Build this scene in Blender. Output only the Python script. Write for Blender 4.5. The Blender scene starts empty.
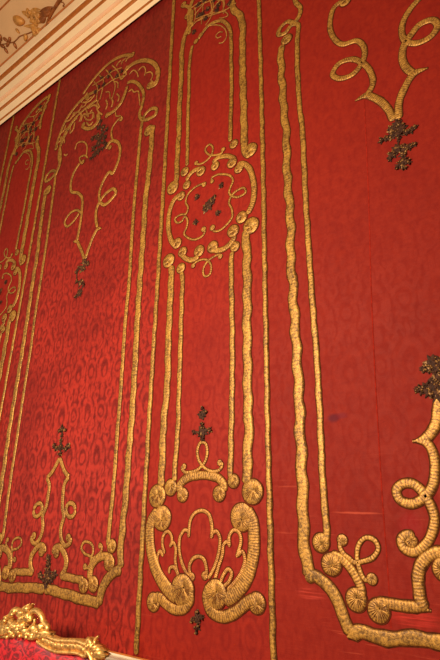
import bpy, math, random
from mathutils import Vector, Matrix, noise
random.seed(7)
D = 2.1; EYE = 1.6; F = 506.0; CX, CY = 220.0, 330.0
C = bpy.context.scene.collection
S = bpy.context.scene

# ------------------------------------------------------------------ camera frame
Uc = Vector((235-CX, CY+1050, F)).normalized()
Rc = Vector((CX+490, 508-CY, -F)).normalized()
Rc = (Rc - Rc.dot(Uc)*Uc).normalized()
Nc = Uc.cross(Rc)
if Nc.z < 0: Nc = -Nc

def wall(x, y, d=0.0):
    """photo point -> (x, z) in metres on the vertical plane d metres in front of the wall"""
    r = Vector((x+.5-CX, CY-y, F)); p = r*((D-d)/r.dot(Nc))
    return Vector((p.dot(Rc), EYE+p.dot(Uc)))

def ray_hit(x, y, p0, n):
    """photo point -> world point on any plane of the room"""
    r = Vector((x-CX, CY-y, F))
    w = Vector((r.dot(Rc), r.dot(Nc), r.dot(Uc)))
    o = Vector((0, -D, EYE))
    return o + w*((p0-o).dot(n)/w.dot(n))

cam = bpy.data.cameras.new('camera'); co = bpy.data.objects.new('camera', cam); C.objects.link(co)
m = Matrix((
    (Rc.x, Rc.y, -Rc.z, 0),
    (Nc.x, Nc.y, -Nc.z, -D),
    (Uc.x, Uc.y, -Uc.z, EYE),
    (0, 0, 0, 1)))
co.matrix_world = m
cam.sensor_fit = 'VERTICAL'; cam.sensor_height = 24; cam.lens = F/660*24
cam.clip_start = 0.02
S.camera = co

# ------------------------------------------------------------------ node helpers
def lin(c):
    return tuple(((v/255)/12.92 if v/255 <= .04045 else ((v/255+.055)/1.055)**2.4) for v in c)+(1,)

def newmat(name):
    mt = bpy.data.materials.new(name); mt.use_nodes = True
    nt = mt.node_tree; b = nt.nodes['Principled BSDF']
    return mt, nt, b

class G:
    def __init__(s, nt): s.nt = nt
    def n(s, t, **kw):
        x = s.nt.nodes.new(t)
        for k, v in kw.items(): setattr(x, k, v)
        return x
    def l(s, a, b): s.nt.links.new(a, b)
    def m(s, op, a, b=None, c=None, clamp=False):
        x = s.n('ShaderNodeMath', operation=op, use_clamp=clamp)
        for i, v in enumerate((a, b, c)):
            if v is None: continue
            if isinstance(v, (int, float)): x.inputs[i].default_value = v
            else: s.l(v, x.inputs[i])
        return x.outputs[0]
    def mr(s, v, a, b, c=0., d=1., smooth=True):
        x = s.n('ShaderNodeMapRange'); x.interpolation_type = 'SMOOTHSTEP' if smooth else 'LINEAR'
        s.l(v, x.inputs[0])
        for i, k in enumerate((a, b, c, d)): x.inputs[i+1].default_value = k
        return x.outputs[0]
    def mix(s, f, a, b, t='MIX'):
        x = s.n('ShaderNodeMix', data_type='RGBA', blend_type=t)
        if isinstance(f, (int, float)): x.inputs[0].default_value = f
        else: s.l(f, x.inputs[0])
        for i, v in ((6, a), (7, b)):
            if isinstance(v, tuple): x.inputs[i].default_value = v
            else: s.l(v, x.inputs[i])
        return x.outputs[2]
    def noise(s, vec, scale, detail=3, rough=.5, dist=0.):
        x = s.n('ShaderNodeTexNoise'); s.l(vec, x.inputs['Vector'])
        x.inputs['Scale'].default_value = scale; x.inputs['Detail'].default_value = detail
        x.inputs['Roughness'].default_value = rough; x.inputs['Distortion'].default_value = dist
        return x.outputs['Fac']
    def mapping(s, vec, sc, loc=(0, 0, 0)):
        x = s.n('ShaderNodeMapping'); s.l(vec, x.inputs[0]); x.inputs['Scale'].default_value = sc
        x.inputs['Location'].default_value = loc
        return x.outputs[0]
    def bump(s, h, strength, dist):
        x = s.n('ShaderNodeBump'); s.l(h, x.inputs['Height'])
        x.inputs['Strength'].default_value = strength; x.inputs['Distance'].default_value = dist
        return x.outputs[0]

def simple(name, col, rough=.5, metal=0., var=.15, scale=30, spec=None):
    mt, nt, b = newmat(name); g = G(nt)
    tc = g.n('ShaderNodeTexCoord').outputs['Object']
    f = g.noise(tc, scale, 4)
    c = lin(col); d = tuple(v*(1-var) for v in c[:3])+(1,); e = tuple(min(1, v*(1+var)) for v in c[:3])+(1,)
    g.l(g.mix(g.mr(f, .3, .7), d, e), b.inputs['Base Color'])
    b.inputs['Roughness'].default_value = rough; b.inputs['Metallic'].default_value = metal
    g.l(g.bump(f, .15, .002), b.inputs['Normal'])
    return mt

def gold_thread(name, hi, lo, rib=.013, ribamt=.75, metal=.4, rough=.5):
    mt, nt, b = newmat(name); g = G(nt)
    tcn = g.n('ShaderNodeTexCoord'); uv = tcn.outputs['UV']; ob = tcn.outputs['Object']
    sx = g.n('ShaderNodeSeparateXYZ'); g.l(uv, sx.inputs[0])
    n1 = g.noise(ob, 36, 3, .6); n2 = g.noise(ob, 72, 3, .72, .8); n3 = g.noise(ob, 7, 2)
    ph = g.m('ADD', g.m('MULTIPLY', sx.outputs[0], 2*math.pi/rib), g.m('MULTIPLY', n1, 7.0))
    w = g.m('MULTIPLY_ADD', g.m('SINE', ph), .5, .5)
    t = g.m('ADD', g.m('MULTIPLY_ADD', w, ribamt*.45, (.5-ribamt)*.22), g.m('MULTIPLY', n2, 1.0))
    t = g.m('ADD', t, g.m('MULTIPLY_ADD', n3, .3, -.15))
    k = g.mr(t, .40, .82)
    g.l(g.mix(k, lin(lo), lin(hi)), b.inputs['Base Color'])
    b.inputs['Metallic'].default_value = metal
    b.inputs['Roughness'].default_value = rough
    hgt = g.m('ADD', g.m('MULTIPLY', w, ribamt), g.m('MULTIPLY', n2, .8))
    g.l(g.bump(hgt, .55, .003), b.inputs['Normal'])
    return mt

# ------------------------------------------------------------------ damask silk
def silk(name, light, dark, amount, seed=0., worn=0., rough=.42, sheen=.3, stains=(), spec=.13, fade=None):
    mt, nt, b = newmat(name); g = G(nt)
    geo = g.n('ShaderNodeNewGeometry').outputs['Position']
    warp = g.n('ShaderNodeTexNoise'); g.l(geo, warp.inputs['Vector']); warp.inputs['Scale'].default_value = 8
    v = g.n('ShaderNodeVectorMath', operation='MULTIPLY_ADD'); g.l(warp.outputs['Color'], v.inputs[0])
    v.inputs[1].default_value = (.042,)*3; g.l(geo, v.inputs[2])
    sp = g.n('ShaderNodeSeparateXYZ'); g.l(v.outputs[0], sp.inputs[0])
    X, Z = sp.outputs[0], sp.outputs[2]
    W, H = .27, .56
    def cell(ox, oz):
        x = g.m('ABSOLUTE', g.m('MULTIPLY', g.m('SUBTRACT', g.m('FRACT', g.m('MULTIPLY_ADD', X, 1/W, ox+seed)), .5), W))
        z = g.m('MULTIPLY', g.m('SUBTRACT', g.m('FRACT', g.m('MULTIPLY_ADD', Z, 1/H, oz)), .5), H)
        return x, z
    def ell(x, z, cx, cz, rx, rz, a=0.):
        dx = g.m('SUBTRACT', x, cx); dz = g.m('SUBTRACT', z, cz)
        ca, sa = math.cos(a), math.sin(a)
        p = g.m('ADD', g.m('MULTIPLY', dx, ca/rx), g.m('MULTIPLY', dz, sa/rx))
        q = g.m('ADD', g.m('MULTIPLY', dx, -sa/rz), g.m('MULTIPLY', dz, ca/rz))
        return g.m('SQRT', g.m('ADD', g.m('MULTIPLY', p, p), g.m('MULTIPLY', q, q)))
    def disc(r): return g.mr(r, 1.25, .7)
    def ring(r, w=.22): return g.mr(g.m('ABSOLUTE', g.m('SUBTRACT', r, 1.0)), w*1.6, w*.4)
    acc = None
    def add(s):
        nonlocal acc
        acc = s if acc is None else g.m('MAXIMUM', acc, s)
    for (ox, oz, k) in ((0, 0, 1.), (.5, .5, .92)):
        x, z = cell(ox, oz)
        add(ring(ell(x, z, 0, 0, .042*k, .066*k), .24)); add(disc(ell(x, z, .004, -.006, .018*k, .03*k)))
        add(disc(ell(x, z, 0, .135, .022, .05)))
        add(disc(ell(x, z, .058, .075, .013, .06, -.35)))
        add(disc(ell(x, z, .075, -.03, .012, .085, .12)))
        add(disc(ell(x, z, .04, -.11, .014, .045, .6)))
        add(disc(ell(x, z, 0, -.15, .013, .05)))
        add(ring(ell(x, z, .075, -.165, .022, .028), .38))
        add(disc(ell(x, z, .105, .17, .012, .07, .15)))
        add(ring(ell(x, z, .055, .2, .02, .026), .4))
    for (ox, oz) in ((.5, .03), (0, .53)):
        x, z = cell(ox, oz)
        add(ring(ell(x, z, 0, .02, .045, .085), .26)); add(disc(ell(x, z, .0, .0, .016, .035)))
        add(disc(ell(x, z, .05, -.1, .014, .024, .5)))
    vein = g.noise(geo, 30, 2, .5, 1.2)
    add(g.m('MULTIPLY', g.mr(g.m('ABSOLUTE', g.m('SUBTRACT', vein, .5)), .02, .06), .16))
    n0 = g.noise(geo, 70, 3, .6)
    big = g.noise(geo, 1.3, 3, .5)
    pat = g.m('MULTIPLY', g.m('MULTIPLY', acc, g.mr(big, .3, .62, .45, 1.0)), g.mr(g.noise(geo, 26, 3, .6), .3, .6, .35, 1.0))
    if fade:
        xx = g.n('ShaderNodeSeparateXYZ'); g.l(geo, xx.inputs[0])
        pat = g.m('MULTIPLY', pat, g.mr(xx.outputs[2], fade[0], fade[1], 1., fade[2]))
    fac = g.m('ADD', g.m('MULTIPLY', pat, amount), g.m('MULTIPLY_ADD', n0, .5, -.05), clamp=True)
    col = g.mix(fac, lin(dark), lin(light))
    # uneven dye and slubs of the weave
    slub = g.noise(g.mapping(geo, (6, 1, 130)), 1.0, 3, .6)
    col = g.mix(g.mr(slub, .55, .8, 0, .22), col, tuple(x*.72 for x in lin(dark)[:3])+(1,))
    blot = g.noise(g.mapping(geo, (1, 1, .6), (seed*7, 0, 3)), 3.2, 4, .6)
    col = g.mix(g.mr(blot, .45, .75, 0, .35), col, tuple(x*.8 for x in lin(dark)[:3])+(1,))
    mot = g.noise(geo, 19, 4, .62)
    col = g.mix(g.mr(mot, .35, .72, 0, .20), col, tuple(min(1, x*k) for x, k in zip(lin(light)[:3], (1.12, 1.25, 1.0)))+(1,))
    if worn:
        st = g.noise(g.mapping(geo, (2.4, 1, 46), (seed, 2, 1)), 1.0, 4, .65)
        pz = g.n('ShaderNodeSeparateXYZ'); g.l(geo, pz.inputs[0])
        low = g.mr(pz.outputs[2], 2.0, 1.2, .0, 1.)
        msk = g.noise(g.mapping(geo, (1.6, 1, 4), (seed*3, 5, 1)), 1.6, 2)
        k = g.m('MULTIPLY', g.m('MULTIPLY', g.mr(st, .57, .70), g.mr(msk, .5, .62)), low)
        col = g.mix(g.m('MULTIPLY', k, worn), col, lin((205, 92, 66)))
    pos = g.n('ShaderNodeSeparateXYZ'); g.l(geo, pos.inputs[0])
    for (sx, sz, rx, rz, c, a) in stains:
        r = ell(g.m('ADD', pos.outputs[0], g.m('MULTIPLY_ADD', n0, .01, -.005)),
                g.m('ADD', pos.outputs[2], g.m('MULTIPLY_ADD', blot, .03, -.015)), sx, sz, rx, rz)
        kk = g.mr(r, 1.2, .4, 0, a)
        if c[0] > 150 and rz > .01: kk = g.m('MULTIPLY', kk, g.mr(slub, .35, .62))
        col = g.mix(kk, col, lin(c))
    g.l(col, b.inputs['Base Color'])
    g.l(g.m('MULTIPLY_ADD', pat, -.10, rough+.06), b.inputs['Roughness'])
    b.inputs['Specular IOR Level'].default_value = spec
    b.inputs['Sheen Weight'].default_value = sheen
    b.inputs['Sheen Roughness'].default_value = .4
    b.inputs['Sheen Tint'].default_value = lin((255, 110, 80))
    hgt = g.m('ADD', g.m('MULTIPLY', pat, .5), g.m('ADD', g.m('MULTIPLY', slub, .8), g.m('MULTIPLY', n0, .35)))
    g.l(g.bump(hgt, .35, .002), b.inputs['Normal'])
    return mt

GOLD = gold_thread('gold_thread', (192, 140, 60), (98, 62, 20), rib=.012, ribamt=.34)
GOLD_FLAT = gold_thread('couched_gold_thread', (190, 140, 58), (88, 56, 16), rib=.017, ribamt=.12)
GOLD_FINE = gold_thread('fine_gold_cord', (200, 142, 66), (118, 70, 28), rib=.008, ribamt=.4)
CORD = simple('dark_cord', (78, 36, 14), .85, 0, .3, 60)
CORD.node_tree.nodes['Principled BSDF'].inputs['Specular IOR Level'].default_value = .08
BEAD = simple('dark_bead', (62, 34, 20), .7, 0, .5, 90)
BEAD.node_tree.nodes['Principled BSDF'].inputs['Specular IOR Level'].default_value = .2
BRASS = simple('tarnished_sequin', (122, 84, 38), .5, .4, .4, 90)
CREAM = simple('cream_plaster', (250, 222, 180), .55, 0, .03, 6)
GILT_PAINT = simple('gilded_fillet', (178, 100, 36), .45, .2, .15, 20)
GILT = simple('burnished_gilding', (214, 168, 96), .36, .72, .4, 60)
STUCCO = simple('cove_plaster', (216, 172, 122), .6, 0, .05, 4)
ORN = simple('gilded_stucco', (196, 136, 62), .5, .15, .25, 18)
ORN2 = simple('dark_bronze_stucco', (150, 84, 34), .4, .4, .25, 18)  # darker bronze tone of the branch, twigs and some leaves

# ------------------------------------------------------------------ mesh builder
class MB:
    def __init__(s): s.v = []; s.f = []; s.mi = []; s.uv = []
    def add(s, verts, faces, mi, uvs=None):
        o = len(s.v); s.v += [tuple(v) for v in verts]
        s.uv += uvs if uvs else [(v[0], v[2]) for v in verts]
        for k, f in enumerate(faces):
            s.f.append(tuple(i+o for i in f)); s.mi.append(mi[k] if isinstance(mi, list) else mi)
    def build(s, name, mats, parent=None, smooth=True, auto=False):
        me = bpy.data.meshes.new(name); me.from_pydata(s.v, [], s.f); me.update()
        if not isinstance(mats, (list, tuple)): mats = [mats]
        for mt in mats: me.materials.append(mt)
        me.polygons.foreach_set('material_index', s.mi)
        me.polygons.foreach_set('use_smooth', [smooth]*len(s.f))
        ul = me.uv_layers.new(name='UVMap')
        for lp in me.loops: ul.data[lp.index].uv = s.uv[lp.vertex_index]
        o = bpy.data.objects.new(name, me); C.objects.link(o)
        if parent: o.parent = parent
        return o

def empty(name, label=None, cat=None, group=None, loc=(0, 0, 0)):
    o = bpy.data.objects.new(name, None); C.objects.link(o); o.location = loc; o.empty_display_size = .1
    if label: o['label'] = label
    if cat: o['category'] = cat
    if group: o['group'] = group
    return o

def catmull(P, step):
    if len(P) == 2: P = [P[0], (P[0]+P[1])/2, P[1]]
    Q = [P[0]*2-P[1]]+P+[P[-1]*2-P[-2]]
    out = []
    for i in range(1, len(Q)-2):
        a, b, c, d = Q[i-1], Q[i], Q[i+1], Q[i+2]
        # centripetal-like tension keeps long straight runs straight
        L = (c-b).length
        def tan(p, q, r):
            l1 = (q-p).length+1e-6; l2 = (r-q).length+1e-6
            return ((q-p)/l1*l2+(r-q)/l2*l1)/(l1+l2)
        t0 = tan(a, b, c)*L; t1 = tan(b, c, d)*L
        n = max(2, int(L/step))
        for k in range(n):
            t = k/n; t2 = t*t; t3 = t2*t
            out.append(b*(2*t3-3*t2+1)+t0*(t3-2*t2+t)+c*(-2*t3+3*t2)+t1*(t3-t2))
    out.append(Q[-2]); return out

Y0 = -.0045   # face of the silk
PROF = [(-1, 0.), (-.92, .62), (-.7, .9), (-.3, 1.0), (.3, 1.0), (.7, .9), (.92, .62), (1, 0.)]
class Braid:
    """padded gold braid strokes and volutes laid on the silk; one mesh"""
    def __init__(s): s.mb = MB(); s.k = 0
    def stroke(s, P, w, w1=None, wob=0., step=.007, edge=None, h=None, taper=(0, 0), dy=0.):
        pts = catmull(P, step)
        n = len(pts); L = [0.]
        for i in range(1, n): L.append(L[-1]+(pts[i]-pts[i-1]).length)
        T = L[-1]; w *= .93; s.k += 1; sd = random.uniform(0, 50)
        if edge is None: edge = min(.006, .0024+w*.08)
        if h is None: h = min(.005, w*.14)
        base = Y0-.0004*(s.k % 7)-dy
        V = []; UV = []; Fc = []; MI = []
        for i, p in enumerate(pts):
            t = (pts[min(i+1, n-1)]-pts[max(i-1, 0)]).normalized(); nn = Vector((-t.y, t.x))
            l = L[i]; f = l/T if T else 0
            ww = (w+(w1-w)*f if w1 else w)/2
            if taper[0] and l < taper[0]: ww *= max(.12, l/taper[0])
            if taper[1] and T-l < taper[1]: ww *= max(.12, (T-l)/taper[1])
            w_full = ww; er = min(w*.5, .02)
            for q_ in (l, T-l):
                if q_ < er and not (taper[0] and q_ == l) and not (taper[1] and q_ != l): ww *= max(.3, math.sqrt(max(0, 1-(1-q_/er)**2)))
            hs = min(1., ww/(w*.5)*1.1)
            a = wob*(.75*math.sin(2*math.pi*l/.165+sd)+.9*(noise.noise(Vector((l*9, sd, 0)))))
            ww *= 1+.09*noise.noise(Vector((l*22, sd, 5)))+(.05*math.sin(l*2*math.pi/.1+sd) if wob else 0)
            c = p+nn*a
            e = edge*(1+.4*noise.noise(Vector((l*40, sd, 9))))
            lst = [(-ww-e, .0003)]+[(q*ww, hh*h*hs+.0012) for q, hh in PROF]+[(ww+e, .0003)]
            for q, hh in lst:
                V.append((c.x+nn.x*q, base-hh, c.y+nn.y*q)); UV.append((l, q))
            if i:
                m_ = len(lst); o = i*m_
                for j in range(m_-1):
                    Fc.append((o-m_+j, o-m_+j+1, o+j+1, o+j)); MI.append(1 if j in (0, m_-2) else 0)
        s.mb.add(V, Fc, MI, UV)
    def disc(s, c, r, dy=0., h=None, ang=0.):
        s.k += 1
        if h is None: h = min(.006, r*.16)
        base = Y0-.0006-.0004*(s.k % 5)-dy
        e = min(.007, .0028+r*.10)
        k = max(7, int(2*math.pi*r/.013)); seg = k*3
        V = []; UV = []; Fc = []; MI = []
        rings = [(r+e, .0003, 0), (r, .0015, 0), (r*.93, h*.6, .3), (r*.72, h, 1), (r*.42, h, 1), (r*.2, h*.85, .8), (r*.05, h*.6, 0)]
        for j, (rr, z, am) in enumerate(rings):
            for i in range(seg):
                a = 2*math.pi*i/seg
                zz = z+am*h*.26*math.cos(k*a+1.5*noise.noise(Vector((math.cos(a)*3, math.sin(a)*3, s.k))))
                q = rr*(1+.03*noise.noise(Vector((math.cos(a)*2, math.sin(a)*2, s.k))))
                hx = (1-min(1, rr/r))*r*.22
                V.append((c.x+math.cos(a)*q+hx*math.cos(s.k*2.4), base-zz, c.y+math.sin(a)*q+hx*math.sin(s.k*2.4))); UV.append((a/(2*math.pi)*k*.013, rr))
                if j:
                    o = j*seg; i2 = (i+1) % seg
                    Fc.append((o-seg+i, o-seg+i2, o+i2, o+i)); MI.append(1 if j == 1 or (j in (4, 5) and r > .02 and i % 3 == 0 and math.sin(i*12.9898+s.k*4.1) > -.3) else 0)
        s.mb.add(V, Fc, MI, UV)
    def build(s, name, parent, mats=None):
        return s.mb.build(name, mats or [GOLD, CORD], parent)

def crop(x0, y0, s):
    return lambda *p: [wall(x0+a/s, y0+b/s) for a, b in p]
px = crop(0, 0, 1)
def p1(x, y): return wall(x, y)

def ellipsoid(mb, c, r, ax, mi, seg=8, rings=5):
    """small padded bead; c world, r=(rx,ry,rz), ax = angle in the wall plane"""
    V = []; Fc = []
    ca, sa = math.cos(ax), math.sin(ax)
    for j in range(rings+1):
        th = math.pi*j/rings
        for i in range(seg):
            ph = 2*math.pi*i/seg
            x = r[0]*math.cos(th); y = r[1]*math.sin(th)*math.cos(ph); z = r[2]*math.sin(th)*math.sin(ph)
            V.append((c[0]+x*ca-z*sa, c[1]+y, c[2]+x*sa+z*ca))
    for j in range(rings):
        for i in range(seg):
            i2 = (i+1) % seg
            Fc.append((j*seg+i, j*seg+i2, (j+1)*seg+i2, (j+1)*seg+i))
    mb.add(V, Fc, mi)

def petal(mb, c, a, L, w, mi, z):
    """pointed leaf of dark bead work"""
    ca, sa = math.cos(a), math.sin(a); V = []; Fc = []; n = 5
    for i in range(n+1):
        f = i/n; ww = w*math.sin(math.pi*min(1, f*.86+.1))
        for q, h in ((-1, .001), (0, .006), (1, .001)):
            V.append((c.x+ca*L*f-sa*ww*q, Y0-z-h*(1-.3*f), c.y+sa*L*f+ca*ww*q))
    for i in range(n):
        for j in (0, 1): Fc.append((i*3+j, i*3+j+1, i*3+j+4, i*3+j+3))
    mb.add(V, Fc, mi)
def rosette(name, parent, c, r, rnd, gold):
    mb = MB(); r *= 1.05 if parent.name.startswith('dark_flower') and parent.parent is globals().get('wl') else 1.0; k = 7 if r > .02 else 5; a0 = rnd.uniform(0, 6)
    ellipsoid(mb, (c.x, Y0-.001, c.y), (r*.62, .005, r*.62), 0, 0, 10, 6)
    for layer in range(2):
        for i in range(k):
            a = a0+2*math.pi*i/k+rnd.uniform(-.3, .3)+layer*.4
            petal(mb, c, a, r*(1.15-.4*layer)*rnd.uniform(.8, 1.2), r*rnd.uniform(.24, .36), 1 if rnd.random() < gold*.5 else 0, .002+.004*layer)
    for i in range(int(4+r*130)):
        a = rnd.uniform(0, 6.28); rr = r*math.sqrt(rnd.random())*.85; q = rnd.uniform(.003, .0055)
        ellipsoid(mb, (c.x+math.cos(a)*rr, Y0-.011, c.y+math.sin(a)*rr), (q, q*.8, q), 0, 1 if rnd.random() < gold*1.5 else 0, 6, 4)
    return mb.build(name, [BEAD, BRASS], parent)
def flower(name, parent, blobs, rnd, gold=.28):
    """dark bead-work: one blob is one flower; several sit on a common stem, each a sub-part"""
    if len(blobs) == 1: return rosette(name, parent, blobs[0][0], blobs[0][1], rnd, gold)
    done = [blobs[0][0]]; left = [b_[0] for b_ in blobs[1:]]; b = Braid()
    while left:
        q, o = min(((u, v) for u in left for v in done), key=lambda t: (t[0]-t[1]).length)
        left.remove(q); done.append(q); b.stroke([o, q], .009, edge=.001, h=.003)
    stem = b.build(name, parent, [BEAD, BEAD])
    if 'ring' in parent.name:
        for c, r in blobs: rosette('small_flower', parent, c, r, rnd, gold)
        return stem
    for c, r in blobs: rosette('flower', stem, c, r*.95, rnd, gold)
    return stem

def box(mb, a, b, mi=0):
    x0, y0, z0 = a; x1, y1, z1 = b
    mb.add([(x0, y0, z0), (x1, y0, z0), (x1, y1, z0), (x0, y1, z0), (x0, y0, z1), (x1, y0, z1), (x1, y1, z1), (x0, y1, z1)],
           [(0, 3, 2, 1), (4, 5, 6, 7), (0, 1, 5, 4), (1, 2, 6, 5), (2, 3, 7, 6), (3, 0, 4, 7)], mi)

AX_L = -1.386*D; AX_R = -.238*D
def mirror(P, ax): return [Vector((2*ax-p.x, p.y)) for p in P]
def shift(P, dx): return [Vector((p.x+dx, p.y)) for p in P]

Z_TOP = EYE+1.935*D+.004
Z_BOT = EYE-.318*D
XB0 = -1.0005*D; XB1 = -.617*D   # the centre strip between its thin borders
STEP = 1.141*D

def fabric(x0, x1, mat, parent, name='silk_fabric'):
    mb = MB()
    nx = max(2, int((x1-x0)/.05)); nz = 90
    V = []; Fc = []
    for j in range(nz+1):
        z = Z_BOT+(Z_TOP-Z_BOT)*j/nz
        for i in range(nx+1):
            x = x0+(x1-x0)*i/nx
            e = min(i, nx-i, 3)/3
            y = -.003-.0009*e*(1+noise.noise(Vector((x*5, z*1.2, 3))))
            V.append((x, y, z))
    for j in range(nz):
        for i in range(nx):
            a = j*(nx+1)+i; Fc.append((a, a+1, a+nx+2, a+nx+1))
    o = len(V)
    V += [(x0, .0, Z_BOT), (x1, .0, Z_BOT), (x1, .0, Z_TOP), (x0, .0, Z_TOP)]
    c = (0, nx, (nz+1)*(nx+1)-1, nz*(nx+1))
    Fc += [(o, o+1, c[1], c[0]), (o+1, o+2, c[2], c[1]), (o+2, o+3, c[3], c[2]), (o+3, o, c[0], c[3]), (o+3, o+2, o+1, o)]
    mb.add(V, Fc, 0)
    return mb.build(name, mat, parent)

SW = .046   # outer braid
IW = .029   # inner braid
# ================================================================== centre strip (pilaster)
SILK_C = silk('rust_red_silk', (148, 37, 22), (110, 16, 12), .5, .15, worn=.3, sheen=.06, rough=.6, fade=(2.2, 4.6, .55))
strip = empty('wall_hanging', 'narrow red silk hanging with oval medallion, between the two wide gold-framed hangings', 'wall hanging',
              loc=(0, 0, 0))
fabric(XB0, XB1, SILK_C, strip)
A = crop(170, 0, 5); B = crop(176, 0, 8); M = crop(160, 130, 4.4); C5 = crop(140, 390, 5); D5 = crop(200, 460, 5)
E5 = crop(140, 500, 5); F5 = crop(200, 528, 5)
rnd = random.Random(3)
ext = lambda p, q, z: Vector((p.x+(q.x-p.x)*(z-p.y)/(q.y-p.y), z))
for xs, w in ((XB0, .030), (XB1, .027)):
    b = Braid(); b.stroke([Vector((xs, Z_TOP-.01)), Vector((xs+.004, 3.6)), Vector((xs-.003, 2.2)), Vector((xs, Z_BOT+.01))], w, wob=.002, h=.006)
    b.build('border_braid', strip, [GOLD_FLAT, CORD])
# outer bands
b = Braid()
b.stroke(px((191, 11), (191.4, 20), (187.5, 30), (184, 40), (182, 50), (181.4, 70), (180.4, 90), (179.5, 112), (179, 130), (177.2, 160), (176.5, 176)), .041, wob=.003)
b.disc(p1(172.8, 188), .048); b.stroke(px((177, 166), (176.8, 178), (175, 187)), .040)
b.disc(p1(187.6, 16.5), .028); b.stroke(px((190.5, 20), (190.6, 11), (187, 7), (182, 7)), .028); b.disc(p1(183.5, 5), .026)
b.build('outer_braid', strip, [GOLD_FLAT, CORD])
b = Braid()
b.stroke(px((231, 1), (233, 9), (239, 15), (242.4, 24), (242.4, 40), (242.4, 66), (243, 90), (243.6, 112), (244, 130), (244.4, 146)), .050, wob=.003)
b.disc(p1(250.3, 150.5), .046); b.stroke(px((244.4, 140), (245, 152), (250, 157)), .046)
b.build('outer_braid', strip, [GOLD_FLAT, CORD])
b = Braid()
b.stroke(px((171.3, 266), (171.3, 275), (170.4, 300), (168.6, 340), (167.2, 390), (165, 410), (163, 440), (162, 470), (161, 488)), .046, wob=.003)
b.disc(p1(168.9, 261), .046); b.disc(p1(157.6, 496), .058)
b.build('outer_braid', strip, [GOLD_FLAT, CORD])
b = Braid()
b.stroke(px((245.6, 230), (246.2, 242), (247.2, 275), (247, 310), (247.4, 350), (247.8, 400), (248.8, 432), (247.6, 460), (247, 484)), .054, wob=.0045)
b.disc(p1(251, 226), .050); b.disc(p1(252.6, 491.5), .056)
b.build('outer_braid', strip, [GOLD_FLAT, CORD])
# inner bands
b = Braid()
b.stroke(px((192.5, 46), (191.2, 52), (189.4, 66), (189, 90), (188, 112), (187.7, 130), (187.3, 166)), .027, wob=.0015)
b.disc(p1(184.8, 172), .033); b.disc(p1(196, 42), .020); b.disc(p1(201, 35.5), .020)
b.stroke(px((198, 40), (203, 33), (208, 27), (214, 23), (220, 21.4), (226, 24), (230, 30), (231, 38), (231.2, 60), (231.6, 90), (231, 112), (230.3, 142)), .027, wob=.0015)
b.disc(p1(233.8, 144.5), .030)
b.build('inner_braid', strip, [GOLD_FLAT, CORD])
b = Braid()
b.stroke(px((182, 272), (182.4, 280), (182, 300), (180.4, 350), (179, 400), (178, 430), (175.8, 460), (174.4, 482)), .031, wob=.002)
b.disc(p1(181, 268.5), .033); b.disc(p1(171, 487.4), .041)
b.build('inner_braid', strip, [GOLD_FLAT, CORD])
b = Braid()
b.stroke(px((232, 252), (231.4, 262), (231.4, 278), (232, 310), (232.4, 350), (232, 400), (231.3, 440), (230.4, 478)), .031, wob=.002)
b.disc(p1(235, 247), .031); b.disc(p1(233.7, 481), .032)
b.build('inner_braid', strip, [GOLD_FLAT, CORD])
# lattice at the top
b = Braid()
TH = .009
for st in (((205, -60), (212, 0), (216, 60), (207, 130), (203, 200)), ((285, -60), (292, 0), (297, 80), (275, 150), (235, 208)),
           ((368, -50), (382, 10), (388, 50), (365, 100)), ((140, 82), (225, 32), (300, 6), (390, 12)),
           ((150, 160), (240, 126), (330, 104), (405, 108), (416, 130), (385, 146), (345, 150)), ((125, 220), (175, 168), (240, 138)),
           ((130, 10), (180, -15), (240, -40), (330, -60)), ((150, 60), (158, 120), (140, 200))):
    b.stroke(B(*st), TH, edge=.002)
b.stroke(B((215, 248), (255, 218), (310, 204), (370, 218), (402, 262), (398, 315), (372, 345), (342, 350)), .010, edge=.002)
b.stroke(B((375, 262), (345, 262), (322, 285), (330, 308), (365, 296)), .009, edge=.002)
b.build('lattice', strip, [GOLD_FINE, CORD])
for q in ((180, 45), (258, 76), (343, 46), (180, 132), (240, 155), (145, 262), (215, -20), (300, -25)):
    flower('lattice_flower', strip, [(B(q)[0], .022)], rnd, .12)
# the netted dome over the strip (it shows whole on the far hanging)
_pv = Vector((-.620*D-STEP, EYE+.9*D))
def LS(*p):
    out = []
    for a, b_ in p:
        q = wall(a/6.667, 80+b_/6.667)-_pv; an = .034
        out.append(Vector((q.x*math.cos(an)-q.y*math.sin(an), q.x*math.sin(an)+q.y*math.cos(an)))+_pv+Vector((STEP, 0)))
    return out
b = Braid()
b.stroke(LS((96, 500), (106, 440), (116, 380), (142, 310), (190, 240), (250, 170), (316, 112)), .036); b.disc(LS((325, 116))[0], .034); b.disc(LS((108, 452))[0], .030)
b.stroke(LS((330, 130), (306, 165), (296, 200), (278, 250), (268, 330)), .034); b.disc(LS((300, 186))[0], .034)
b.stroke(LS((240, 222), (262, 196), (282, 208)), .026)
b.build('dome_braid', strip, [GOLD_FLAT, CORD])
b = Braid()
for st in (((130, 400), (170, 350), (215, 290), (250, 230), (300, 150)), ((160, 440), (200, 380), (240, 330), (270, 270)), ((120, 360), (170, 330), (220, 330), (265, 300)), ((150, 300), (200, 290), (245, 270), (280, 230)),
           ((190, 250), (235, 240), (280, 200)), ((130, 440), (180, 430), (230, 420), (262, 400)), ((180, 300), (190, 360), (180, 430)), ((225, 240), (230, 310), (225, 380), (215, 440))):
    b.stroke(LS(*st), .011, edge=.002)
b.build('lattice', strip, [GOLD_FINE, CORD])
for q in ((265, 250), (225, 292), (176, 332), (153, 408), (200, 410), (244, 392), (270, 182), (240, 330), (205, 345)):
    flower('lattice_flower', strip, [(LS(q)[0], .026)], rnd, .08)
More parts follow.
